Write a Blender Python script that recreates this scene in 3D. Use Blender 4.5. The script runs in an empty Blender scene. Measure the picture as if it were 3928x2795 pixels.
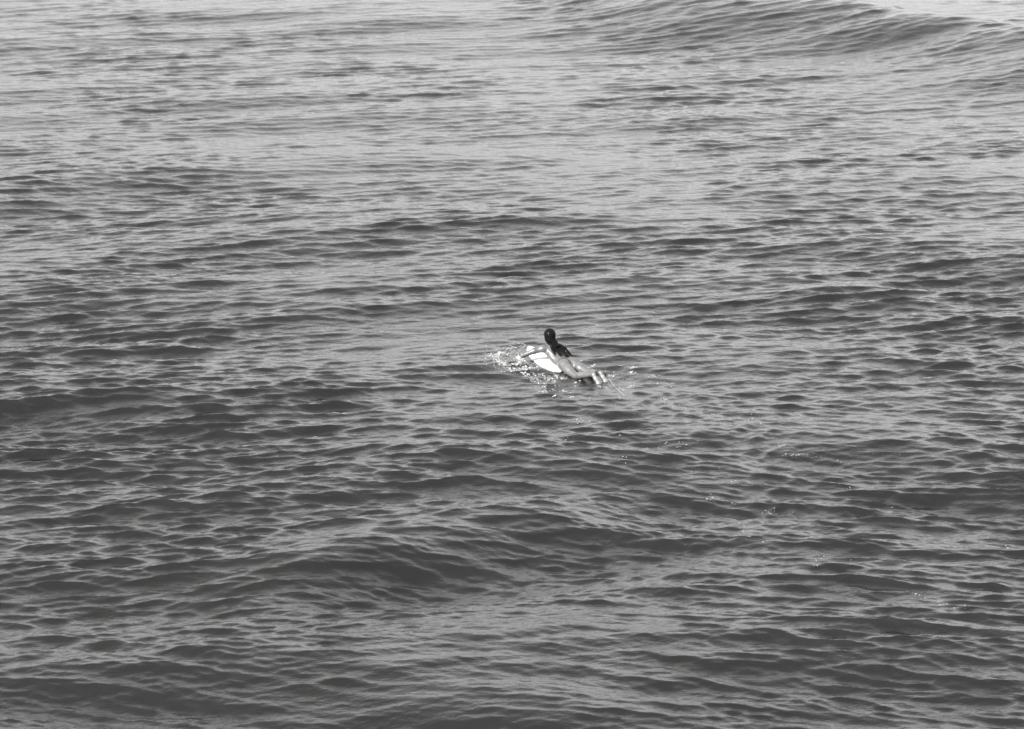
import bpy, bmesh, math, random
import numpy as np
from mathutils import Vector, Matrix

R = math.radians
scene = bpy.context.scene
col = scene.collection
rng = np.random.default_rng(11)
random.seed(5)

# ------------------------------------------------------------------ camera, sky, sun, exposure
CAM_H, DEP, HFOV = 11.35, R(14.0), R(19.0)
cam_data = bpy.data.cameras.new('camera')
cam_data.sensor_width = 36.0
cam_data.lens = 18.0 / math.tan(HFOV / 2)
cam_data.clip_start, cam_data.clip_end = 0.5, 20000.0
cam = bpy.data.objects.new('camera', cam_data)
col.objects.link(cam)
cam.location = (0, 0, CAM_H)
cam.rotation_euler = (math.pi / 2 - DEP, 0, 0)
scene.camera = cam
cam_data.dof.use_dof = True
cam_data.dof.focus_distance = 47.5
cam_data.dof.aperture_fstop = 4.0

SUN_EL, SUN_AZ = R(36.0), R(-138.0)       # azimuth measured from +Y towards +X
world = bpy.data.worlds.new('World')
scene.world = world
world.use_nodes = True
wn, wl = world.node_tree.nodes, world.node_tree.links
bg = wn['Background']
sky = wn.new('ShaderNodeTexSky')
sky.sky_type = 'NISHITA'
sky.sun_disc = False
sky.sun_elevation = SUN_EL
sky.sun_rotation = SUN_AZ
sky.air_density, sky.dust_density, sky.ozone_density = 2.5, 1.0, 1.6
sep = wn.new('ShaderNodeSeparateColor')    # black and white film, blue sensitive
wl.new(sky.outputs[0], sep.inputs[0])
def wmath(op, a, b):
    n = wn.new('ShaderNodeMath'); n.operation = op
    for i, v in enumerate((a, b)):
        if isinstance(v, (int, float)): n.inputs[i].default_value = v
        else: wl.new(v, n.inputs[i])
    return n.outputs[0]
mix = wmath('ADD', wmath('MULTIPLY', sep.outputs[0], 0.0), wmath('MULTIPLY', sep.outputs[1], 0.35))
mix = wmath('ADD', mix, wmath('MULTIPLY', sep.outputs[2], 0.65))
wl.new(mix, bg.inputs[0])
bg.inputs[1].default_value = 0.10

sun_data = bpy.data.lights.new('sun', 'SUN')
sun_data.energy = 4.2
sun_data.angle = R(0.5)
sun_data.color = (1.0, 0.985, 0.965)
sun = bpy.data.objects.new('sun', sun_data)
col.objects.link(sun)
to_sun = Vector((math.sin(SUN_AZ) * math.cos(SUN_EL), math.cos(SUN_AZ) * math.cos(SUN_EL), math.sin(SUN_EL)))
sun.rotation_euler = to_sun.to_track_quat('Z', 'Y').to_euler()

vs = scene.view_settings
scene.display_settings.display_device = 'sRGB'
vs.view_transform = 'Standard'
vs.look = 'None'
vs.exposure, vs.gamma = 1.97, 1.0
vs.use_curve_mapping = False

# ------------------------------------------------------------------ helpers
TW = math.tan(HFOV / 2)
def at(px, py, z=0.0):
    """world point at height z seen at pixel (px, py) of the 3928 x 2795 photograph"""
    u = (px - 1964.0) / 1964.0 * TW
    v = (1397.5 - py) / 1964.0 * TW
    d = np.array([u, math.cos(DEP) + v * math.sin(DEP), -math.sin(DEP) + v * math.cos(DEP)])
    t = (z - CAM_H) / d[2]
    return np.array([0, 0, CAM_H]) + d * t
def crop(cx, cy, z=0.0):
    return at(1850 + cx / 3.805, 1220 + cy / 3.805, z)

def mesh_obj(name, verts, faces, mat, parent=None, smooth=True):
    me = bpy.data.meshes.new(name)
    me.from_pydata([tuple(map(float, v)) for v in verts], [], [tuple(map(int, f)) for f in faces])
    if smooth:
        me.polygons.foreach_set('use_smooth', [True] * len(me.polygons))
    me.materials.append(mat)
    me.update()
    o = bpy.data.objects.new(name, me)
    col.objects.link(o)
    if parent: o.parent = parent
    return o

def new_mat(name, base=0.5, rough=0.5, ior=1.45, tint=(1, 1, 1)):
    m = bpy.data.materials.new(name); m.use_nodes = True
    b = m.node_tree.nodes['Principled BSDF']
    b.inputs['Base Color'].default_value = (base * tint[0], base * tint[1], base * tint[2], 1)
    b.inputs['Roughness'].default_value = rough
    b.inputs['IOR'].default_value = ior
    return m, m.node_tree.nodes, m.node_tree.links, b

def noise(nodes, links, scale, detail=4, rough=0.5, vec=None, stretch=None):
    n = nodes.new('ShaderNodeTexNoise')
    n.inputs['Scale'].default_value = scale
    n.inputs['Detail'].default_value = detail
    n.inputs['Roughness'].default_value = rough
    tc = nodes.new('ShaderNodeTexCoord')
    src = tc.outputs['Object']
    if stretch:
        mp = nodes.new('ShaderNodeMapping')
        mp.inputs['Rotation'].default_value = (0, 0, stretch[3])
        mp.inputs['Scale'].default_value = stretch[:3]
        links.new(src, mp.inputs['Vector']); src = mp.outputs[0]
    links.new(src, n.inputs['Vector'])
    return n.outputs['Fac']

def ramp(nodes, links, fac, stops):
    r = nodes.new('ShaderNodeValToRGB')
    e = r.color_ramp.elements
    while len(e) < len(stops): e.new(0.5)
    for i, (p, c) in enumerate(stops):
        e[i].position = p
        e[i].color = (c[0], c[1], c[2], 1) if isinstance(c, tuple) else (c, c, c, 1)
    links.new(fac, r.inputs[0])
    return r.outputs[0]

def bump(nodes, links, b, h, dist, strength=1.0, prev=None):
    n = nodes.new('ShaderNodeBump')
    n.inputs['Strength'].default_value = strength
    n.inputs['Distance'].default_value = dist
    links.new(h, n.inputs['Height'])
    if prev is not None: links.new(prev, n.inputs['Normal'])
    links.new(n.outputs[0], b.inputs['Normal'])
    return n.outputs[0]

# ------------------------------------------------------------------ the sea
# board frame: origin on the water at the middle of the board, f = towards the nose, l = towards the left rail
HEAD = R(36.0)
ORG = at(2165, 1404, 0.0)
FV = np.array([-math.sin(HEAD), math.cos(HEAD)])
LV = np.array([-math.cos(HEAD), -math.sin(HEAD)])
PITCH = 0.05

# two families of wavelets cross: one leans left (strong far off and on the left), one leans right (strong near and on the right)
NW = 260
lam = np.exp(rng.uniform(math.log(0.10), math.log(4.5), NW))
fam = rng.integers(0, 3, NW)
theta = np.array([0.30, -0.28, 0.0])[fam] + rng.normal(0, 1, NW) * (np.array([0.13, 0.12, 0.18])[fam] + 0.12 * (lam < 0.22))
k = 2 * np.pi / lam
kx, ky = k * np.sin(theta), -k * np.cos(theta)
phase = rng.uniform(0, 2 * np.pi, NW)
# slope spread over the octaves
wgt = np.interp(np.log(lam), np.log([0.10, 0.18, 0.35, 0.6, 1.1, 2.0, 4.5]), [0.7, 1.35, 1.5, 1.15, 0.7, 0.5, 0.35])
SLOPE = 0.205
slope_i = wgt * SLOPE * math.sqrt(2.0 / np.sum(wgt ** 2))
amp = slope_i / k
sysn = np.zeros(NW, int)
# slanting wavelets that cross the others: on the far right, in the near left corner, in the surfer's wake
for (n_, th, sd, l0, l1, sl) in ((16, 1.12, 0.14, 0.45, 1.4, 0.05), (12, -0.62, 0.15, 0.4, 1.5, 0.03), (16, 0.95, 0.20, 0.16, 0.5, 0.12)):
    l_ = np.exp(rng.uniform(math.log(l0), math.log(l1), n_)); t_ = rng.normal(th, sd, n_)
    lam = np.append(lam, l_); theta = np.append(theta, t_); phase = np.append(phase, rng.uniform(0, 2 * np.pi, n_))
    k = 2 * np.pi / lam
    kx, ky = k * np.sin(theta), -k * np.cos(theta)
    amp = np.append(amp, sl * math.sqrt(2.0 / n_) * l_ / (2 * np.pi))
    sysn = np.append(sysn, np.full(n_, sysn.max() + 1))
NW = len(lam)

# swell fronts: (pixel x, pixel y in the 2282 x 1624 view, half length m, half depth m, slope, turn)
PACK = [
    (250, 430, 4.0, 1.5, 0.15, 0.50),
    (330, 190, 3.0, 1.2, 0.07, 0.3),
    (900, 205, 4.0, 1.2, 0.05, 0.3),
    (900, 690, 2.6, 1.1, 0.13, 0.35),
    (250, 690, 2.4, 1.0, 0.08, 0.35),
    (560, 560, 3.0, 1.0, 0.08, 0.4),
    (1850, 690, 2.8, 1.1, 0.11, -0.30),
    (300, 930, 2.0, 0.9, 0.14, 0.05),
    (950, 860, 1.9, 0.8, 0.13, 0.40),
    (1050, 1230, 1.9, 0.95, 0.27, 0.85),
    (800, 1290, 1.2, 0.6, 0.14, 0.7),
    (1330, 1190, 1.2, 0.6, 0.14, -0.1),
    (2080, 1060, 2.4, 0.9, 0.15, -0.62),
    (1600, 1090, 1.6, 0.6, 0.09, 0.5),
    (1750, 870, 2.2, 0.8, 0.08, -0.45),
    (380, 1550, 2.2, 1.0, 0.07, -0.45),
    (1000, 1600, 2.0, 0.8, 0.18, -0.25),
    (1900, 1500, 1.4, 0.5, 0.12, -0.35),
    (1500, 1395, 2.6, 0.8, -0.15, -0.2),
    (480, 1410, 2.4, 0.8, -0.16, 0.1),
    (130, 1010, 1.8, 0.8, -0.12, 0.1),
    (1150, 980, 2.0, 0.8, -0.10, 0.2),
    (150, 760, 2.6, 1.0, -0.10, 0.3),
    (560, 1060, 1.8, 0.8, -0.22, 0.30),
    (250, 1270, 1.8, 0.8, 0.09, 0.2),
    (2150, 590, 2.4, 1.1, 0.11, -0.2),
    (1100, 540, 5.0, 1.5, 0.06, 0.3),
    (1350, 400, 7.0, 3.0, -0.06, 0.2),
]
# the smooth trail the paddling leaves behind, down the right of the middle
WAKE = []
_wp = [(1370, 860), (1480, 895), (1590, 935), (1680, 985), (1720, 1050), (1690, 1120), (1620, 1185), (1530, 1235), (1430, 1255)]
for (a_, b_) in zip(_wp[:-1], _wp[1:]):
    for t_ in (0.0, 0.33, 0.67):
        p = at((a_[0] + (b_[0] - a_[0]) * t_) * 3928 / 2282, (a_[1] + (b_[1] - a_[1]) * t_) * 2795 / 1624)
        WAKE.append((p[0], p[1]))
packs = []
for (px, py, hl, hd, s, turn) in PACK:
    p = at(px * 3928 / 2282, py * 2795 / 1624)
    packs.append((p[0], p[1], hl, hd, s, turn))

def smooth(a, b, x):
    t = np.clip((x - a) / (b - a), 0, 1)
    return t * t * (3 - 2 * t)

def crest_y(x):
    """distance of the far swell's crest line: it swings towards the camera on the right"""
    return 82.0 - 0.88 * (x - 9.0) * smooth(-6, 4, x) - 0.88 * (-6.0) * (1 - smooth(-6, 4, x)) + 0.35 * np.sin(0.8 * x + 1)

def big(x, y):
    z = np.zeros_like(x)
    for (cx, cy, hl, hd, s, turn) in packs:
        c, si = math.cos(turn), math.sin(turn)
        dx, dy = x - cx, y - cy
        v = (dx * c + dy * si) / hl
        u = (-dx * si + dy * c) / hd
        u = u + 0.25 * np.sin(v * 2.1 + cx)
        z += s * hd * u * np.exp(-0.5 * u * u - 0.5 * v * v)
    # long low swell
    z += 0.05 * np.sin(0.62 * y - 0.08 * x + 0.6) + 0.03 * np.sin(0.9 * y + 0.22 * x + 2.0)
    # the big swell at the far edge
    d = (y - crest_y(x)) * 0.75
    g = smooth(-11.0, 6.0, x)
    hh = 0.35 + 0.50 * g
    front = np.exp(-np.abs(np.minimum(d, 0) / (4.6 - 1.0 * g)) ** 1.7)
    back = np.exp(-(np.maximum(d, 0) / 2.6) ** 2)
    z += hh * np.where(d < 0, front, back)
    return z

def damp(x, y):
    """short waves are calmed beside the board"""
    dx, dy = x - ORG[0], y - ORG[1]
    f = dx * FV[0] + dy * FV[1]
    l = dx * LV[0] + dy * LV[1]
    return np.exp(-(f / 1.15) ** 4 - (l / 0.55) ** 4), f, l

def sea(x, y, dyr=None):
    x = x.astype(np.float32); y = y.astype(np.float32)
    z = np.zeros_like(x); ox = np.zeros_like(x); oy = np.zeros_like(x)
    w, f, l = damp(x, y)
    calm = (1 - 0.75 * w).astype(np.float32)
    gust = (1.0 + 0.34 * np.sin(0.35 * x + 0.21 * y + 1.0) * np.sin(0.17 * y - 0.11 * x)
            + 0.30 * np.sin(0.9 * x - 0.5 * y + 2.0) * np.sin(0.63 * y + 0.3)).astype(np.float32)
    gust = np.clip(gust, 0.55, 1.28) * (1 - 0.35 * (1 - smooth(30, 35, y)) * (1 - smooth(-2, 1, x))).astype(np.float32)
    fs_, fr = smooth(44, 64, y), smooth(68, 80, y)
    lean = (1 - smooth(38, 50, y)) * (0.12 + 0.88 * smooth(-3, 2.5, x + 0.7 * np.sin(0.5 * y)))
    lean = np.maximum(lean, (1 - smooth(31, 35, y)) * (1 - smooth(-4, 0, x)) * 0.9)
    fw = [np.sqrt(2.0 - 1.85 * lean).astype(np.float32), np.sqrt(0.15 + 1.85 * lean).astype(np.float32), np.float32(1.0)]
    far_long = (1.18 - 0.78 * fs_ + 0.08 * fr).astype(np.float32)
    far_short = (1.34 - 0.34 * fs_).astype(np.float32)
    slick = np.zeros_like(x)
    for (wx, wy) in WAKE: slick = np.maximum(slick, np.exp(-((x - wx) / 0.75) ** 2 - ((y - wy) / 1.3) ** 2))
    slick = slick.astype(np.float32)
    calm = calm * (1 - 0.38 * slick)
    far_long = far_long * (1 - 0.30 * slick)
    mod_long, mod_short = calm * gust * far_long, calm * gust * far_short
    area = [None, (smooth(-3, 5, x) * smooth(46, 62, y)).astype(np.float32) * calm, ((1 - smooth(-3, 2, x)) * (1 - smooth(33, 40, y))).astype(np.float32),
            slick]
    for i in range(NW):
        ph = np.float32(kx[i]) * x + np.float32(ky[i]) * y + np.float32(phase[i])
        a = np.float32(amp[i]) * (area[sysn[i]] if sysn[i] else (mod_short if lam[i] < 0.55 else mod_long if lam[i] < 2.5 else calm) * fw[fam[i]])
        if dyr is not None:
            ly = lam[i] / max(abs(math.cos(theta[i])), 0.15)
            a = a * smooth(1.1, 2.3, ly / dyr).astype(np.float32)
        s, c = np.sin(ph), np.cos(ph)
        z += a * c
        q = 0.8 * a
        ox -= q * np.float32(kx[i] / k[i]) * s
        oy -= q * np.float32(ky[i] / k[i]) * s
    b = big(x.astype(np.float64), y.astype(np.float64))
    b0 = b * (1 - w) + w * (PITCH * f - 0.035)
    return ox, oy, z + b0

def sea_z(x, y):
    """surface height over given points (the sideways drift of the crests is undone)"""
    x = np.atleast_1d(np.asarray(x, float)); y = np.atleast_1d(np.asarray(y, float))
    gx, gy = x.copy(), y.copy()
    for _ in range(3):
        ox, oy, z = sea(gx, gy)
        gx, gy = x - ox, y - oy
    return z.astype(float)

def build_sea():
    s0, s1 = 27.0 ** -0.5, 104.0 ** -0.5
    n = 1280
    ys = np.linspace(s0, s1, n) ** -2.0
    fine_dy = np.gradient(ys)
    near = np.array([-60, -20, 0, 10, 17, 21, 24, 25.5, 26.4])
    farr = 104.0 * np.exp(np.linspace(0.02, 4.4, 60) ** 1.15)
    ys = np.concatenate([near, ys, farr])
    m = 880
    un = np.linspace(-1, 1, m)
    out = np.array([1.03, 1.08, 1.18, 1.4, 1.9, 3.0, 6.0, 14.0])
    us = np.concatenate([-out[::-1], un, out])
    W = 0.195 * np.maximum(ys, 22.0)
    X = us[None, :] * W[:, None]
    Y = np.repeat(ys[:, None], len(us), 1)
    dyr = np.repeat(np.gradient(ys)[:, None], len(us), 1)
    dxr = np.abs(np.gradient(X, axis=1))
    dyr = np.maximum(dyr, dxr)
    ox, oy, z = sea(X.ravel(), Y.ravel(), dyr.ravel())
    V = np.stack([X.ravel() + ox, Y.ravel() + oy, z], 1).astype(np.float32)
    nr, nc = len(ys), len(us)
    idx = np.arange(nr * nc, dtype=np.int32).reshape(nr, nc)
    F = np.stack([idx[:-1, :-1], idx[:-1, 1:], idx[1:, 1:], idx[1:, :-1]], -1).reshape(-1, 4)
    me = bpy.data.meshes.new('sea')
    me.vertices.add(len(V)); me.vertices.foreach_set('co', V.ravel())
    me.loops.add(F.size); me.loops.foreach_set('vertex_index', F.ravel())
    me.polygons.add(len(F))
    me.polygons.foreach_set('loop_start', np.arange(0, F.size, 4, dtype=np.int32))
    me.polygons.foreach_set('use_smooth', np.ones(len(F), bool))
    me.update(calc_edges=True)
    me.validate()
    o = bpy.data.objects.new('sea', me)
    col.objects.link(o)
    o['kind'] = 'structure'
    return o

water, nd, lk, bs = new_mat('sea_water', 0.052, 0.06, 1.333)
murk = noise(nd, lk, 0.35, 3, 0.6)
lk.new(ramp(nd, lk, murk, [(0.3, 0.004), (0.7, 0.006)]), bs.inputs['Base Color'])
h1 = noise(nd, lk, 9.0, 3, 0.55, stretch=(0.7, 1.0, 1.0, 0.12))
h2 = noise(nd, lk, 26.0, 3, 0.6, stretch=(0.7, 1.0, 1.0, -0.2))
p1 = bump(nd, lk, bs, h1, 0.013)
bump(nd, lk, bs, h2, 0.006, prev=p1)
sea_obj = build_sea()
sea_obj.data.materials.append(water)

# ------------------------------------------------------------------ solid shapes from distance fields
class Field:
    def __init__(self, lo, hi, h):
        self.lo, self.h = np.array(lo, float), h
        self.n = np.ceil((np.array(hi) - self.lo) / h).astype(int) + 1
        self.d = np.full(self.n, 0.2, np.float32)
        self.ax = [self.lo[i] + h * np.arange(self.n[i]) for i in range(3)]
    def box(self, lo, hi):
        s = []
        for i in range(3):
            a = int(max(0, math.floor((lo[i] - self.lo[i]) / self.h)))
            b = int(min(self.n[i], math.ceil((hi[i] - self.lo[i]) / self.h) + 1))
            s.append(slice(a, max(b, a)))
        g = np.meshgrid(*[self.ax[i][s[i]] for i in range(3)], indexing='ij')
        return tuple(s), np.stack(g, -1)
    def put(self, s, d, kk):
        cur = self.d[s]
        if kk < 0:                       # carve
            kk = -kk
            hh = np.clip(0.5 - 0.5 * (cur + d) / kk, 0, 1)
            self.d[s] = cur * (1 - hh) + (-d) * hh + kk * hh * (1 - hh)
        else:
            hh = np.clip(0.5 + 0.5 * (cur - d) / kk, 0, 1)
            self.d[s] = cur * (1 - hh) + d * hh - kk * hh * (1 - hh)
    def cone(self, a, b, ra, rb, kk=0.02):
        a, b = np.array(a, float), np.array(b, float)
        r = max(ra, rb) + abs(kk) * 1.2 + 0.02
        s, P = self.box(np.minimum(a, b) - r, np.maximum(a, b) + r)
        ab = b - a
        t = np.clip(((P - a) @ ab) / max(ab @ ab, 1e-9), 0, 1)
        d = np.linalg.norm(P - a - t[..., None] * ab, axis=-1) - (ra + (rb - ra) * t)
        self.put(s, d, kk)
    def chain(self, pts, rad, kk=0.02):
        for i in range(len(pts) - 1):
            self.cone(pts[i], pts[i + 1], rad[i], rad[i + 1], kk)
    def ell(self, c, r, kk=0.02, rot=None):
        c, r = np.array(c, float), np.array(r, float)
        m = max(r) + abs(kk) * 1.2 + 0.02
        s, P = self.box(c - m, c + m)
        q = P - c
        if rot is not None: q = q @ np.array(rot)
        k0 = np.linalg.norm(q / r, axis=-1); k1 = np.linalg.norm(q / (r * r), axis=-1)
        self.put(s, k0 * (k0 - 1) / np.maximum(k1, 1e-6), kk)
    def mesh(self):
        d, n = self.d, self.n
        ins = d < 0
        c = np.zeros(n - 1, np.int32)
        for i in (0, 1):
            for j in (0, 1):
                for q in (0, 1):
                    c += ins[i:n[0] - 1 + i, j:n[1] - 1 + j, q:n[2] - 1 + q]
        act = (c > 0) & (c < 8)
        I = np.argwhere(act)
        idx = -np.ones(n - 1, np.int64); idx[act] = np.arange(len(I))
        acc = np.zeros((len(I), 3)); cnt = np.zeros(len(I))
        corner = [(i, j, q) for i in (0, 1) for j in (0, 1) for q in (0, 1)]
        for a in corner:
            for ax in range(3):
                if a[ax]: continue
                b = list(a); b[ax] = 1
                da = d[I[:, 0] + a[0], I[:, 1] + a[1], I[:, 2] + a[2]]
                db = d[I[:, 0] + b[0], I[:, 1] + b[1], I[:, 2] + b[2]]
                x = (da < 0) != (db < 0)
                t = np.where(x, da / np.where(x, da - db, 1), 0)
                p = np.array(a, float)[None] + np.eye(3)[ax][None] * t[:, None]
                acc += p * x[:, None]; cnt += x
        V = self.lo + (I + acc / cnt[:, None]) * self.h
        faces = []
        for ax in range(3):
            o1, o2 = [(1, 2), (2, 0), (0, 1)][ax]
            sl0 = [slice(1, n[i] - 1) for i in range(3)]; sl1 = list(sl0)
            sl0[ax] = slice(0, n[ax] - 1); sl1[ax] = slice(1, n[ax])
            A, B = ins[tuple(sl0)], ins[tuple(sl1)]
            E = np.argwhere(A != B)
            if not len(E): continue
            flip = A[E[:, 0], E[:, 1], E[:, 2]]
            base = E.copy()
            for i in range(3):
                if i != ax: base[:, i] += 1
            e1 = np.eye(3, dtype=int)[o1]; e2 = np.eye(3, dtype=int)[o2]
            q = [base - e1 - e2, base - e2, base, base - e1]
            Q = np.stack([idx[w[:, 0], w[:, 1], w[:, 2]] for w in q], 1)
            Q[~flip] = Q[~flip][:, ::-1]
            faces.append(Q)
        return V, np.concatenate(faces)

# everything below in the board frame (f, l, z); turned into the place by this matrix
BM = Matrix(((FV[0], LV[0], 0, ORG[0]), (FV[1], LV[1], 0, ORG[1]), (0, 0, 1, 0.0), (0, 0, 0, 1))) \
    @ Matrix(((1, 0, 0, 0), (0, 1, 0, 0), (PITCH, 0, 1, 0), (0, 0, 0, 1)))
def world_pts(V):
    V = np.asarray(V, float)
    Mx = np.array(BM)
    return V @ Mx[:3, :3].T + Mx[:3, 3]
BASE = Vector(world_pts([[0, 0, 0]])[0])
def place(name, V, F, mat, parent=None, smooth_=True):
    """mesh whose origin is at the board's middle on the water"""
    W = world_pts(V) - np.array(BASE)
    o = mesh_obj(name, W, F, mat, parent, smooth_)
    if parent is None: o.location = BASE
    return o

# ------------------------------------------------------------------ surfboard
board_white, nd, lk, bs = new_mat('board_white', 0.82, 0.22)
sc_ = noise(nd, lk, 7.0, 5, 0.65)
lk.new(ramp(nd, lk, sc_, [(0.3, 0.44), (0.6, 0.58)]), bs.inputs['Base Color'])
def deck_z(f):
    return np.interp(f, [-0.92, -0.6, -0.3, 0.0, 0.4, 0.7, 0.93], [-0.125, -0.095, -0.065, -0.025, 0.022, 0.05, 0.095])
def half_w(f):
    t = (f + 0.9) / 1.82
    return np.interp(t, [0, 0.015, 0.08, 0.2, 0.4, 0.55, 0.7, 0.82, 0.91, 0.96, 0.985, 1.0],
                     [0.03, 0.10, 0.165, 0.215, 0.25, 0.258, 0.245, 0.205, 0.145, 0.092, 0.05, 0.012])
def build_board():
    fs = np.concatenate([np.linspace(-0.9, -0.85, 6), np.linspace(-0.83, 0.8, 40), np.linspace(0.82, 0.92, 14)])
    prof = []
    NP = 28
    V, F = [], []
    for f in fs:
        w = half_w(f); th = 0.058 * min(1, (f + 0.93) / 0.3, (0.95 - f) / 0.35) + 0.006
        zt = deck_z(f)
        for j in range(NP):
            a = 2 * math.pi * j / NP
            c, s = math.cos(a), math.sin(a)
            x = w * math.copysign(abs(c) ** 0.7, c)
            zz = math.copysign(abs(s) ** 0.75, s)
            z = zt - th / 2 + zz * th / 2 - 0.004 * (x / max(w, 1e-4)) ** 2
            V.append((f, x, z))
    n = len(fs)
    for i in range(n - 1):
        for j in range(NP):
            a, b = i * NP + j, i * NP + (j + 1) % NP
            F.append((a, a + NP, b + NP, b))
    F.append(tuple(range(NP))); F.append(tuple((n - 1) * NP + j for j in range(NP))[::-1])
    o = place('surfboard', V, F, board_white)
    # grey wooden stringer line along the deck, a hair proud
    sv, sf = [], []
    for f in np.linspace(-0.85, 0.88, 40):
        for l in (-0.004, 0.004): sv.append((f, l, deck_z(f) + 0.0025))
    for i in range(39): sf.append((2 * i, 2 * i + 1, 2 * i + 3, 2 * i + 2))
    st, *_ = new_mat('stringer_wood', 0.3, 0.4)
    place('stringer', sv, sf, st, o)
    # three fins beneath the tail
    fm, *_ = new_mat('fin_dark', 0.05, 0.4)
    for (f0, l0) in ((-0.78, 0.0), (-0.62, 0.13), (-0.62, -0.13)):
        zb = deck_z(f0) - 0.05
        out = [(0.06, 0), (0.02, -0.05), (-0.035, -0.105), (-0.065, -0.115), (-0.05, -0.06), (-0.045, 0)]
        V, F = [], []
        for s in (-0.003, 0.003):
            for (a, b) in out: V.append((f0 + a, l0 + s, zb + b))
        k_ = len(out)
        F.append(tuple(range(k_))); F.append(tuple(range(2 * k_ - 1, k_ - 1, -1)))
        for i in range(k_): F.append((i, i + k_, (i + 1) % k_ + k_, (i + 1) % k_))
        place('fin', V, F, fm, o, False)
    return o
board = build_board()
board['label'] = 'white shortboard riding low in the water under the paddling surfer'
board['category'] = 'surfboard'

# ------------------------------------------------------------------ the surfer
skin, nd, lk, bs = new_mat('wet_skin', 0.40, 0.33, 1.42)
sn = noise(nd, lk, 11.0, 4, 0.6)
lk.new(ramp(nd, lk, sn, [(0.3, (0.047, 0.0455, 0.0448)), (0.7, (0.078, 0.0757, 0.0748))]), bs.inputs['Base Color'])
bump(nd, lk, bs, noise(nd, lk, 60.0, 3, 0.6), 0.0015)

SH_L, SH_R = (0.335, 0.165, 0.215), (0.30, -0.165, 0.205)
EL_L, WR_L = (0.50, 0.425, 0.105), (0.70, 0.365, 0.150)
EL_R, WR_R = (0.30, -0.335, -0.03), (0.10, -0.40, -0.18)
HEADC = np.array((0.365, 0.008, 0.400))
LOOK = np.array((1.0, -0.68, 0.0)); LOOK /= np.linalg.norm(LOOK)      # where the face points
SIDE = np.array((-LOOK[1], LOOK[0], 0.0))
UP = np.array((0, 0, 1.0))
HR = np.stack([LOOK, SIDE, UP], 1)
def hp(a, b, c): return HEADC + a * LOOK + b * SIDE + c * UP

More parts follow.
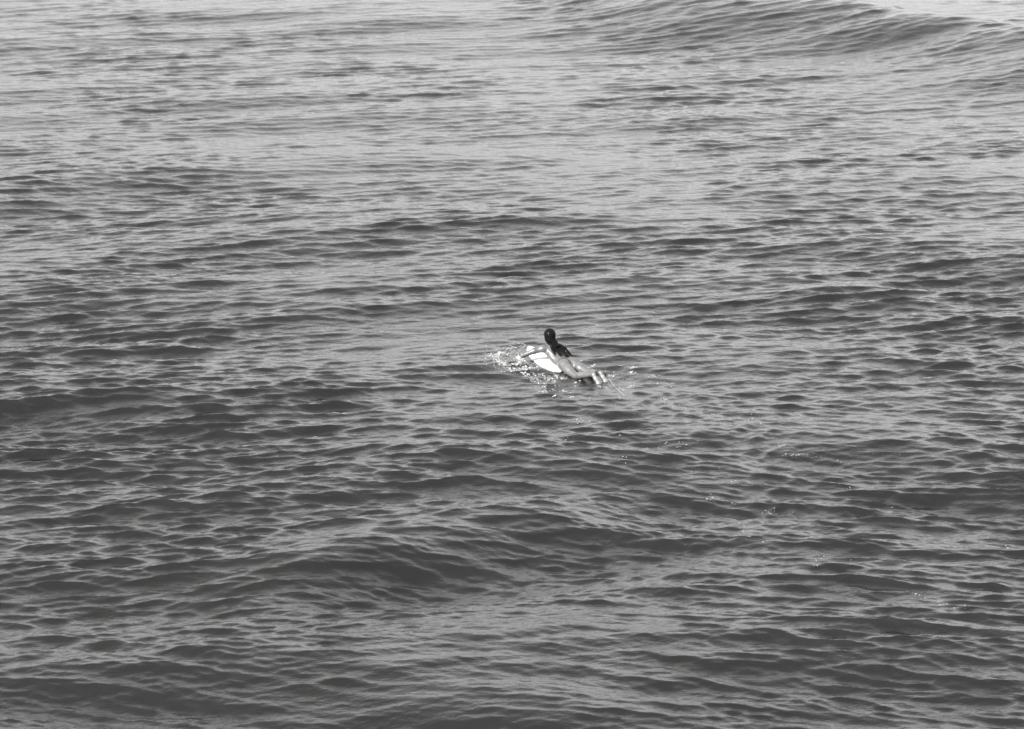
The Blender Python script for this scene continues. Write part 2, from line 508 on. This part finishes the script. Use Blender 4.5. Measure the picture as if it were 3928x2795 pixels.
def build_body():
    Fd = Field((-1.02, -0.55, -0.32), (1.0, 0.55, 0.60), 0.006)
    # trunk: pelvis, waist, ribs, shoulder girdle, rising to the front
    Fd.ell((-0.06, 0, 0.035), (0.145, 0.155, 0.085), 0.02)
    Fd.ell((0.075, 0, 0.055), (0.14, 0.118, 0.076), 0.05)
    rx = np.array([[0.90, 0, -0.43], [0, 1, 0], [0.43, 0, 0.90]])
    Fd.ell((0.20, 0, 0.105), (0.17, 0.140, 0.090), 0.05, rx)
    Fd.ell((0.285, 0, 0.165), (0.115, 0.150, 0.080), 0.04, rx)
    Fd.chain([SH_L, (0.30, 0, 0.215), SH_R], [0.052, 0.062, 0.052], 0.04)
    # shoulder blades, spine furrow
    Fd.ell((0.245, 0.078, 0.185), (0.075, 0.048, 0.030), 0.03, rx)
    Fd.ell((0.235, -0.078, 0.18), (0.075, 0.048, 0.030), 0.03, rx)
    Fd.chain([(-0.02, 0, 0.150), (0.09, 0, 0.150), (0.2, 0, 0.222)], [0.012, 0.014, 0.012], -0.022)
    # buttocks
    Fd.ell((-0.085, 0.080, 0.078), (0.112, 0.084, 0.070), 0.018)
    Fd.ell((-0.085, -0.080, 0.078), (0.112, 0.084, 0.070), 0.018)
    Fd.chain([(-0.02, 0, 0.165), (-0.10, 0, 0.155), (-0.19, 0, 0.10)], [0.004, 0.012, 0.012], -0.02)
    # legs
    Fd.chain([(-0.10, 0.088, 0.045), (-0.26, 0.100, 0.012), (-0.44, 0.110, -0.028)], [0.086, 0.076, 0.054], 0.022)
    Fd.chain([(-0.44, 0.110, -0.028), (-0.54, 0.105, 0.008), (-0.66, 0.092, 0.042), (-0.79, 0.075, 0.075)], [0.052, 0.053, 0.040, 0.029], 0.02)
    Fd.chain([(-0.10, -0.088, 0.045), (-0.26, -0.105, 0.020), (-0.44, -0.120, -0.015)], [0.086, 0.076, 0.054], 0.022)
    Fd.chain([(-0.44, -0.120, -0.015), (-0.53, -0.118, 0.015), (-0.64, -0.108, 0.045), (-0.75, -0.095, 0.070)], [0.052, 0.053, 0.040, 0.029], 0.02)
    # feet: heels up, toes hanging down behind the tail
    for (hx, hy, hz, tw) in ((-0.815, 0.070, 0.085, -0.030), (-0.775, -0.092, 0.080, -0.035)):
        Fd.ell((hx - 0.008, hy, hz), (0.038, 0.030, 0.034), 0.015)
        Fd.chain([(hx, hy, hz), (hx - 0.055, hy + tw * 0.4, hz - 0.062), (hx - 0.108, hy + tw, hz - 0.122)], [0.035, 0.036, 0.038], 0.015)
        Fd.ell((hx - 0.106, hy + tw, hz - 0.118), (0.030, 0.052, 0.034), 0.015)
        inn = -1 if hy > 0 else 1
        for q, (off, ln, rr) in enumerate(((0.034, 0.046, 0.0135), (0.014, 0.046, 0.0095), (-0.003, 0.042, 0.009), (-0.019, 0.036, 0.0085), (-0.033, 0.029, 0.008))):
            a = (hx - 0.120, hy + tw + inn * off, hz - 0.136)
            Fd.cone(a, (a[0] - ln * 0.6, a[1] + inn * off * 0.1, a[2] - ln * 0.7), rr, rr * 0.9, 0.006)
    # arms
    Fd.chain([SH_L, (0.40, 0.275, 0.182), EL_L], [0.052, 0.043, 0.036], 0.03)
    mid = [(EL_L[i] * 0.65 + WR_L[i] * 0.35) for i in range(3)]
    Fd.chain([EL_L, mid, WR_L], [0.035, 0.036, 0.025], 0.015)
    Fd.chain([SH_R, (0.30, -0.25, 0.10), EL_R], [0.052, 0.043, 0.036], 0.03)
    mid = [(EL_R[i] * 0.65 + WR_R[i] * 0.35) for i in range(3)]
    Fd.chain([EL_R, mid, WR_R], [0.035, 0.036, 0.025], 0.015)
    # hands: palm, four unequal fingers, thumb from the side
    def hand(w, d, s, n, thumb):
        w, d, s, n = [np.array(v, float) for v in (w, d, s, n)]
        d /= np.linalg.norm(d); s = s - d * (s @ d); s /= np.linalg.norm(s); n = np.cross(d, s)
        for o_ in (-0.026, -0.009, 0.009, 0.026):
            Fd.cone(w + d * 0.012 + s * o_ * 0.6, w + d * 0.085 + s * o_, 0.0135, 0.0125, 0.012)
        for o_, ln in ((-0.029, 0.058), (-0.010, 0.074), (0.010, 0.080), (0.029, 0.068)):
            a = w + d * 0.088 + s * o_
            b = a + d * ln * 0.5 + s * o_ * 0.22 + n * 0.004
            c = b + d * ln * 0.48 + s * o_ * 0.12 - n * 0.008
            Fd.chain([a, b, c], [0.0095, 0.0088, 0.0075], 0.004)
        a = w + d * 0.025 + s * thumb * 0.026
        b = a + d * 0.030 + s * thumb * 0.030
        c = b + d * 0.036 + s * thumb * 0.012
        Fd.chain([a, b, c], [0.0135, 0.011, 0.009], 0.008)
    hand(WR_L, (0.80, 0.25, 0.10), (-0.25, 0.75, 0.35), None or (0, 0, 1), -1)
    hand(WR_R, (-0.6, -0.1, -0.7), (0.2, -0.9, 0.1), (0, 0, 1), 1)
    # neck and head
    Fd.chain([(0.30, 0, 0.225), (0.335, 0.0, 0.30), tuple(hp(-0.02, 0, -0.05))], [0.062, 0.052, 0.052], 0.03)
    Fd.ell(hp(-0.012, 0, 0.020), (0.094, 0.074, 0.086), 0.02, HR)
    Fd.ell(hp(0.030, 0, -0.045), (0.062, 0.056, 0.066), 0.025, HR)
    Fd.ell(hp(0.062, 0, -0.088), (0.022, 0.024, 0.018), 0.02, HR)              # chin
    Fd.ell(hp(0.074, 0, 0.018), (0.020, 0.050, 0.014), 0.015, HR)              # brow
    Fd.chain([hp(0.084, 0, 0.006), hp(0.103, 0, -0.028)], [0.008, 0.012], 0.01)  # nose
    for s in (-1, 1):
        Fd.ell(hp(0.087, s * 0.030, 0.000), (0.012, 0.015, 0.010), -0.01, HR)  # eye socket
        Fd.ell(hp(0.077, s * 0.030, 0.000), (0.010, 0.012, 0.009), 0.004, HR)  # eyeball
        Fd.ell(hp(0.068, s * 0.040, -0.025), (0.020, 0.020, 0.016), 0.015, HR) # cheek
        Fd.ell(hp(-0.008, s * 0.078, -0.012), (0.018, 0.010, 0.032), 0.006, HR) # ear
    Fd.ell(hp(0.086, 0, -0.056), (0.010, 0.022, 0.006), 0.006, HR)
    Fd.ell(hp(0.083, 0, -0.067), (0.010, 0.019, 0.006), 0.006, HR)
    V, F = Fd.mesh()
    return Fd, V, F

body_field, BV, BF = build_body()
person = place('person', BV, BF, skin)
sole_m, *_ = new_mat('pale_sole', 0.115, 0.4, 1.42)
person.data.materials.append(sole_m)
for p_ in person.data.polygons:
    c_ = np.array(p_.center) + np.array(BASE)
    loc = BM.inverted() @ Vector(c_)
    n_ = BM.inverted().to_3x3() @ p_.normal
    if loc.x < -0.80 and n_.x * -0.76 + n_.z * 0.55 > 0.35 and not (loc.x > -0.835 and loc.z > 0.105): p_.material_index = 1
person['label'] = 'surfer lying face down on a white board, long wet dark hair, left arm reaching ahead'
person['category'] = 'person'

# wet hair: cap on the skull, a heavy rope of it down the neck that spreads over the right shoulder blade
hair_m, nd, lk, bs = new_mat('wet_hair', 0.004, 0.16, 1.36)
bump(nd, lk, bs, noise(nd, lk, 70.0, 3, 0.6, stretch=(0.25, 1.0, 1.0, 0.0)), 0.004)
bs.inputs['Specular IOR Level'].default_value = 0.08
def build_hair():
    H = Field((0.05, -0.24, 0.05), (0.55, 0.20, 0.58), 0.005)
    H.ell(hp(-0.018, 0, 0.022), (0.106, 0.091, 0.096), 0.01, HR)
    H.ell(hp(-0.045, 0, -0.035), (0.066, 0.078, 0.088), 0.03, HR)
    H.chain([hp(-0.06, -0.005, -0.06), (0.285, 0.0, 0.295), (0.245, -0.01, 0.255)], [0.070, 0.066, 0.056], 0.03)
    for i in range(15):                        # lank strands on the back
        t = i / 14.0
        l0 = 0.050 - 0.09 * t
        l1 = 0.085 - 0.235 * t + random.uniform(-0.01, 0.01)
        end = 0.080 + 0.03 * abs(t - 0.4) + random.uniform(-0.035, 0.045)
        pts = [(0.275, l0, 0.275), (0.235, (l0 + l1) / 2 * 0.9, 0.232), (0.185, l1 * 0.95, 0.198), (end, l1, 0.153 - 0.02 * t)]
        H.chain(pts, [0.024, 0.022, 0.016, 0.005], 0.006)
    for i in range(8):                         # over the right shoulder
        t = i / 7.0
        pts = [(0.275, -0.02, 0.275), (0.27 - 0.04 * t, -0.09, 0.262 - 0.008 * t), (0.26 - 0.07 * t, -0.155, 0.238 - 0.02 * t), (0.25 - 0.15 * t, -0.225, 0.125 - 0.02 * t)]
        H.chain(pts, [0.024, 0.020, 0.016, 0.008], 0.010)
    H.ell(hp(0.085, 0, -0.055), (0.062, 0.09, 0.088), -0.01, HR)     # open at the face
    return H.mesh()
HV, HF = build_hair()
place('hair', HV, HF, hair_m, person)

# thin swimsuit bottom: a strip over the hips and down the middle, cut out of a shell just over the body
def field_at(Fd, P):
    q = (P - Fd.lo) / Fd.h
    i = np.clip(np.floor(q).astype(int), 0, Fd.n - 2); t = q - i
    r = 0
    for a in (0, 1):
        for b in (0, 1):
            for c in (0, 1):
                w = (t[:, 0] if a else 1 - t[:, 0]) * (t[:, 1] if b else 1 - t[:, 1]) * (t[:, 2] if c else 1 - t[:, 2])
                r = r + w * Fd.d[i[:, 0] + a, i[:, 1] + b, i[:, 2] + c]
    return r
def drape(paths, name, mat, parent, th=0.003):
    """flat ribbons laid on the body: rows of (point, half width vector) pushed out to the skin"""
    V, F = [], []
    for path in paths:
        base = len(V)
        for (p, hw) in path:
            p = np.array(p, float); hw = np.array(hw, float)
            row = np.array([p + hw * s for s in (-1, -0.5, 0, 0.5, 1)])
            for _ in range(12):                       # slide down onto the skin
                dd = field_at(body_field, row)
                row[:, 2] -= (dd - th) * 0.7
            V.extend(row)
        for i in range(len(path) - 1):
            for j in range(4):
                a = base + i * 5 + j
                F.append((a, a + 1, a + 6, a + 5))
    o = place(name, V, F, mat, parent)
    md = o.modifiers.new('thick', 'SOLIDIFY'); md.thickness = 0.003
    return o
suit_m, nd, lk, bs = new_mat('swimsuit_cloth', 0.02, 0.4)
bump(nd, lk, bs, noise(nd, lk, 200.0, 2, 0.5), 0.001)
waist = [((0.005 - 0.045 * (l / 0.14) ** 2, l, 0.19), (0.007, 0, 0)) for l in np.linspace(-0.145, 0.145, 26)]
mid = [((f, 0.0, 0.19), (0, w, 0)) for f, w in zip(np.linspace(0.0, -0.17, 16), np.interp(np.linspace(0, 1, 16), [0, 0.15, 0.5, 1], [0.030, 0.022, 0.011, 0.009]))]
drape([waist, mid], 'swimsuit', suit_m, person)

# dark band round the left wrist
def ring(name, c, axis, rad, width, thick, mat, parent=None):
    c, axis = np.array(c, float), np.array(axis, float); axis /= np.linalg.norm(axis)
    e1 = np.cross(axis, (0, 0, 1.0)); e1 /= np.linalg.norm(e1); e2 = np.cross(axis, e1)
    V, F = [], []; n = 24
    prof = [(-width, 0), (-width, thick), (width, thick), (width, 0)]
    for i in range(n):
        a = 2 * math.pi * i / n
        d = e1 * math.cos(a) + e2 * math.sin(a)
        for (h, t) in prof: V.append(c + axis * h + d * (rad + t))
    for i in range(n):
        for j in range(4):
            A, B = i * 4 + j, i * 4 + (j + 1) % 4
            C, D = ((i + 1) % n) * 4 + (j + 1) % 4, ((i + 1) % n) * 4 + j
            F.append((A, B, C, D))
    return place(name, V, F, mat, parent, False)
black, *_ = new_mat('black_neoprene', 0.012, 0.5)
wl_, el_ = np.array(WR_L), np.array(EL_L)
ring('wristband', wl_ + (el_ - wl_) * 0.08, wl_ - el_, 0.024, 0.014, 0.007, black, person)

# ------------------------------------------------------------------ leash from the right ankle
leash = bpy.data.objects.new('surf_leash', None)
leash.location = BASE
col.objects.link(leash)
leash['label'] = 'ankle leash with a black cuff, its pale cord trailing behind the feet'
leash['category'] = 'leash'
ring('cuff', (-0.715, -0.099, 0.061), (-0.110, 0.013, 0.025), 0.030, 0.026, 0.009, black, leash)
def tube(name, pts, rad, mat, parent, n=8):
    P = [np.array(p, float) for p in pts]
    # catmull-rom through the points
    Q = []
    for i in range(len(P) - 1):
        a, b, c, d = P[max(i - 1, 0)], P[i], P[i + 1], P[min(i + 2, len(P) - 1)]
        for t in np.linspace(0, 1, 8, endpoint=False):
            Q.append(0.5 * (2 * b + (c - a) * t + (2 * a - 5 * b + 4 * c - d) * t * t + (3 * b - a - 3 * c + d) * t ** 3))
    Q.append(P[-1])
    V, F = [], []
    for i, q in enumerate(Q):
        d = Q[min(i + 1, len(Q) - 1)] - Q[max(i - 1, 0)]; d /= np.linalg.norm(d)
        e1 = np.cross(d, (0, 0, 1.0)); e1 /= np.linalg.norm(e1); e2 = np.cross(d, e1)
        for j in range(n):
            a = 2 * math.pi * j / n
            V.append(q + rad * (e1 * math.cos(a) + e2 * math.sin(a)) - np.array(BASE))
    for i in range(len(Q) - 1):
        for j in range(n):
            F.append((i * n + j, i * n + (j + 1) % n, (i + 1) * n + (j + 1) % n, (i + 1) * n + j))
    F.append(tuple(range(n))); F.append(tuple((len(Q) - 1) * n + j for j in range(n))[::-1])
    return mesh_obj(name, V, F, mat, parent)
def on_sea(cx, cy, dz=0.0):
    p = crop(cx, cy, 0.0)
    for _ in range(4):
        z = sea_z(p[0], p[1])[0]
        p = crop(cx, cy, z + dz)
    return p
w0 = world_pts([[-0.73, -0.135, 0.075]])[0]
w1 = world_pts([[-0.80, -0.165, 0.055]])[0]
tube('strap', [w0, w1, on_sea(1805, 858, 0.02)], 0.010, black, leash)
cord_m, *_ = new_mat('clear_cord', 0.22, 0.2)
tube('cord', [on_sea(1805, 858, 0.02), on_sea(1862, 900, 0.014), on_sea(1905, 965, 0.010), on_sea(1970, 1035, 0.006), on_sea(2050, 1105, 0.002), on_sea(2110, 1160, -0.02)], 0.0028, cord_m, leash)

# ------------------------------------------------------------------ foam, spray and bubbles
foam_m, nd, lk, bs = new_mat('white_foam', 0.6, 0.35, 1.33)
bs.inputs['Alpha'].default_value = 0.5
ICO_V, ICO_F = None, None
bm = bmesh.new(); bmesh.ops.create_icosphere(bm, subdivisions=1, radius=1.0)
bm.verts.ensure_lookup_table()
ICO_V = np.array([v.co[:] for v in bm.verts]); ICO_F = np.array([[v.index for v in f.verts] for f in bm.faces]); bm.free()

def blobs(name, pts, sizes, flat, label=None):
    n = len(pts)
    V = np.zeros((n, len(ICO_V), 3)); 
    for i in range(n):
        j = ICO_V * (1 + rng.normal(0, 0.14, (len(ICO_V), 1)))
        s = sizes[i]
        V[i] = j * np.array([s * rng.uniform(0.9, 1.9), s * rng.uniform(0.9, 2.0), s * flat[i]]) + pts[i]
    F = (ICO_F[None] + (np.arange(n) * len(ICO_V))[:, None, None]).reshape(-1, 3)
    c = pts.mean(0)
    o = mesh_obj(name, V.reshape(-1, 3) - c, F, foam_m)
    o.location = c
    o['kind'] = 'stuff'
    if label: o['label'] = label
    return o

def scatter(clusters, full=False, dens=1.0):
    """clusters: (x, y, sx, sy, turn deg, count, size lo, size hi, rise) in view pixels"""
    xs, ys, sz, ri = [], [], [], []
    for (cx, cy, sx, sy, turn, n, lo, hi, rise) in clusters:
        n = int(n * dens)
        sub = max(3, n // 9)
        a = rng.normal(0, 1, (sub, 2))
        pick = rng.integers(0, sub, n)
        q = a[pick] + rng.normal(0, 0.35, (n, 2))
        c, s = math.cos(R(turn)), math.sin(R(turn))
        xs.append(cx + q[:, 0] * sx * c - q[:, 1] * sy * s)
        ys.append(cy + q[:, 0] * sx * s + q[:, 1] * sy * c)
        sz.append((0.42 if dens > 1 else 0.55) * (lo + (hi - lo) * rng.random(n) ** 3))
        ri.append(rise * rng.random(n) ** 2)
    xs, ys, sz, ri = map(np.concatenate, (xs, ys, sz, ri))
    f = (lambda x, y, z: at(x, y, z)) if full else (lambda x, y, z: crop(x, y, z))
    P = np.array([f(x, y, 0.0) for x, y in zip(xs, ys)])
    for _ in range(3):
        z = sea_z(P[:, 0], P[:, 1])
        P = np.array([f(x, y, zz + r) for x, y, zz, r in zip(xs, ys, z, ri)])
    return P, sz, np.where(ri > 0.015, 0.9, 0.35)

splash = [
    (230, 520, 90, 40, -20, 170, 0.004, 0.016, 0.02), (340, 480, 90, 30, -15, 190, 0.004, 0.014, 0.05),
    (200, 620, 70, 45, 40, 150, 0.004, 0.014, 0.02), (330, 680, 70, 40, 30, 230, 0.004, 0.020, 0.03),
    (430, 510, 60, 40, -30, 120, 0.003, 0.011, 0.06), (590, 750, 80, 45, 25, 300, 0.004, 0.022, 0.03),
    (660, 800, 110, 30, 25, 160, 0.004, 0.018, 0.02), (560, 590, 40, 45, 50, 170, 0.005, 0.018, 0.05),
    (480, 640, 120, 60, 20, 140, 0.003, 0.010, 0.03), (700, 720, 60, 40, 30, 100, 0.003, 0.012, 0.03),
    (430, 400, 70, 30, 0, 40, 0.003, 0.007, 0.10), (600, 395, 50, 15, 0, 40, 0.003, 0.008, 0.08),
    (800, 790, 90, 30, 30, 120, 0.003, 0.016, 0.02), (760, 890, 60, 14, 15, 60, 0.003, 0.014, 0.01),
    (1040, 880, 50, 22, -20, 90, 0.004, 0.018, 0.02), (1070, 930, 40, 25, 30, 50, 0.003, 0.012, 0.01),
    (950, 850, 60, 25, 30, 60, 0.003, 0.012, 0.02), (1110, 835, 50, 20, 25, 60, 0.003, 0.014, 0.01),
    (790, 660, 50, 16, 40, 60, 0.003, 0.012, 0.02), (930, 750, 60, 16, 38, 80, 0.003, 0.014, 0.02), (1040, 815, 50, 16, 30, 70, 0.003, 0.014, 0.015),
    (1220, 875, 60, 14, 15, 60, 0.003, 0.012, 0.01), (640, 690, 90, 30, 35, 90, 0.003, 0.012, 0.02), (880, 720, 70, 14, 40, 50, 0.003, 0.010, 0.01),
]
P, S, Fl = scatter(splash, dens=1.3)
blobs('splash_foam', P, S, Fl)
bubbles = [
    (900, 1010, 40, 20, 20, 50, 0.004, 0.014, 0.01), (1080, 1060, 90, 14, 0, 70, 0.004, 0.016, 0.0),
    (1060, 1140, 30, 12, 0, 20, 0.006, 0.018, 0.0), (1260, 1150, 40, 10, 0, 16, 0.005, 0.014, 0.0),
    (1390, 930, 30, 15, -20, 40, 0.004, 0.014, 0.01), (1550, 650, 80, 14, 5, 70, 0.004, 0.016, 0.01),
    (1620, 690, 40, 12, 0, 30, 0.004, 0.014, 0.0), (1540, 720, 20, 30, 0, 16, 0.004, 0.010, 0.02),
    (1850, 790, 40, 30, 30, 60, 0.004, 0.013, 0.03), (1960, 830, 60, 14, 5, 30, 0.004, 0.012, 0.0),
    (1990, 690, 40, 10, 0, 24, 0.005, 0.016, 0.0), (1830, 640, 20, 6, 0, 12, 0.005, 0.012, 0.0),
    (2180, 780, 80, 26, 20, 90, 0.004, 0.018, 0.01), (2240, 730, 50, 16, 0, 40, 0.004, 0.014, 0.0),
    (2110, 930, 80, 40, 20, 30, 0.004, 0.014, 0.0), (1850, 1020, 80, 30, 20, 26, 0.004, 0.013, 0.0),
    (1740, 990, 60, 12, 0, 30, 0.004, 0.014, 0.0), (1550, 1170, 40, 10, -20, 14, 0.006, 0.018, 0.0),
    (2040, 1140, 30, 20, 0, 10, 0.006, 0.014, 0.0), (2200, 1000, 90, 40, 10, 24, 0.004, 0.012, 0.0),
    (2500, 870, 150, 40, 15, 70, 0.004, 0.013, 0.0), (1300, 860, 120, 20, 8, 40, 0.003, 0.009, 0.01),
]
P, S, Fl = scatter(bubbles)
blobs('wake_bubbles', P, S, Fl)
trail = [
    (2540, 1535, 60, 10, 15, 50, 0.005, 0.014, 0.0), (2330, 1620, 60, 18, -10, 60, 0.005, 0.016, 0.0),
    (2880, 1600, 90, 20, 12, 60, 0.005, 0.016, 0.0), (2910, 1630, 40, 12, 0, 24, 0.006, 0.016, 0.0),
    (2540, 1730, 70, 18, -15, 50, 0.005, 0.017, 0.0), (3020, 1725, 60, 12, 10, 22, 0.006, 0.017, 0.0),
    (3130, 1760, 50, 18, 15, 26, 0.006, 0.018, 0.0), (2780, 1880, 40, 14, -10, 12, 0.006, 0.018, 0.0),
    (3330, 1920, 60, 20, 20, 16, 0.005, 0.014, 0.0), (2990, 1970, 90, 20, 15, 26, 0.005, 0.014, 0.0),
    (2950, 2060, 60, 20, 20, 22, 0.006, 0.017, 0.0), (3150, 2160, 60, 20, -10, 18, 0.006, 0.016, 0.0),
    (3560, 2290, 70, 16, 15, 18, 0.006, 0.018, 0.0), (3660, 2310, 40, 12, 15, 8, 0.006, 0.02, 0.0),
    (3450, 1735, 60, 16, 0, 8, 0.005, 0.013, 0.0), (3870, 2110, 30, 20, 0, 12, 0.006, 0.015, 0.0),
    (2700, 1580, 200, 40, 15, 40, 0.004, 0.010, 0.0), (3250, 2000, 200, 60, 15, 24, 0.004, 0.010, 0.0),
]
P, S, Fl = scatter(trail, True)
S = S * 0.78
blobs('bubble_trail', P, S, Fl)
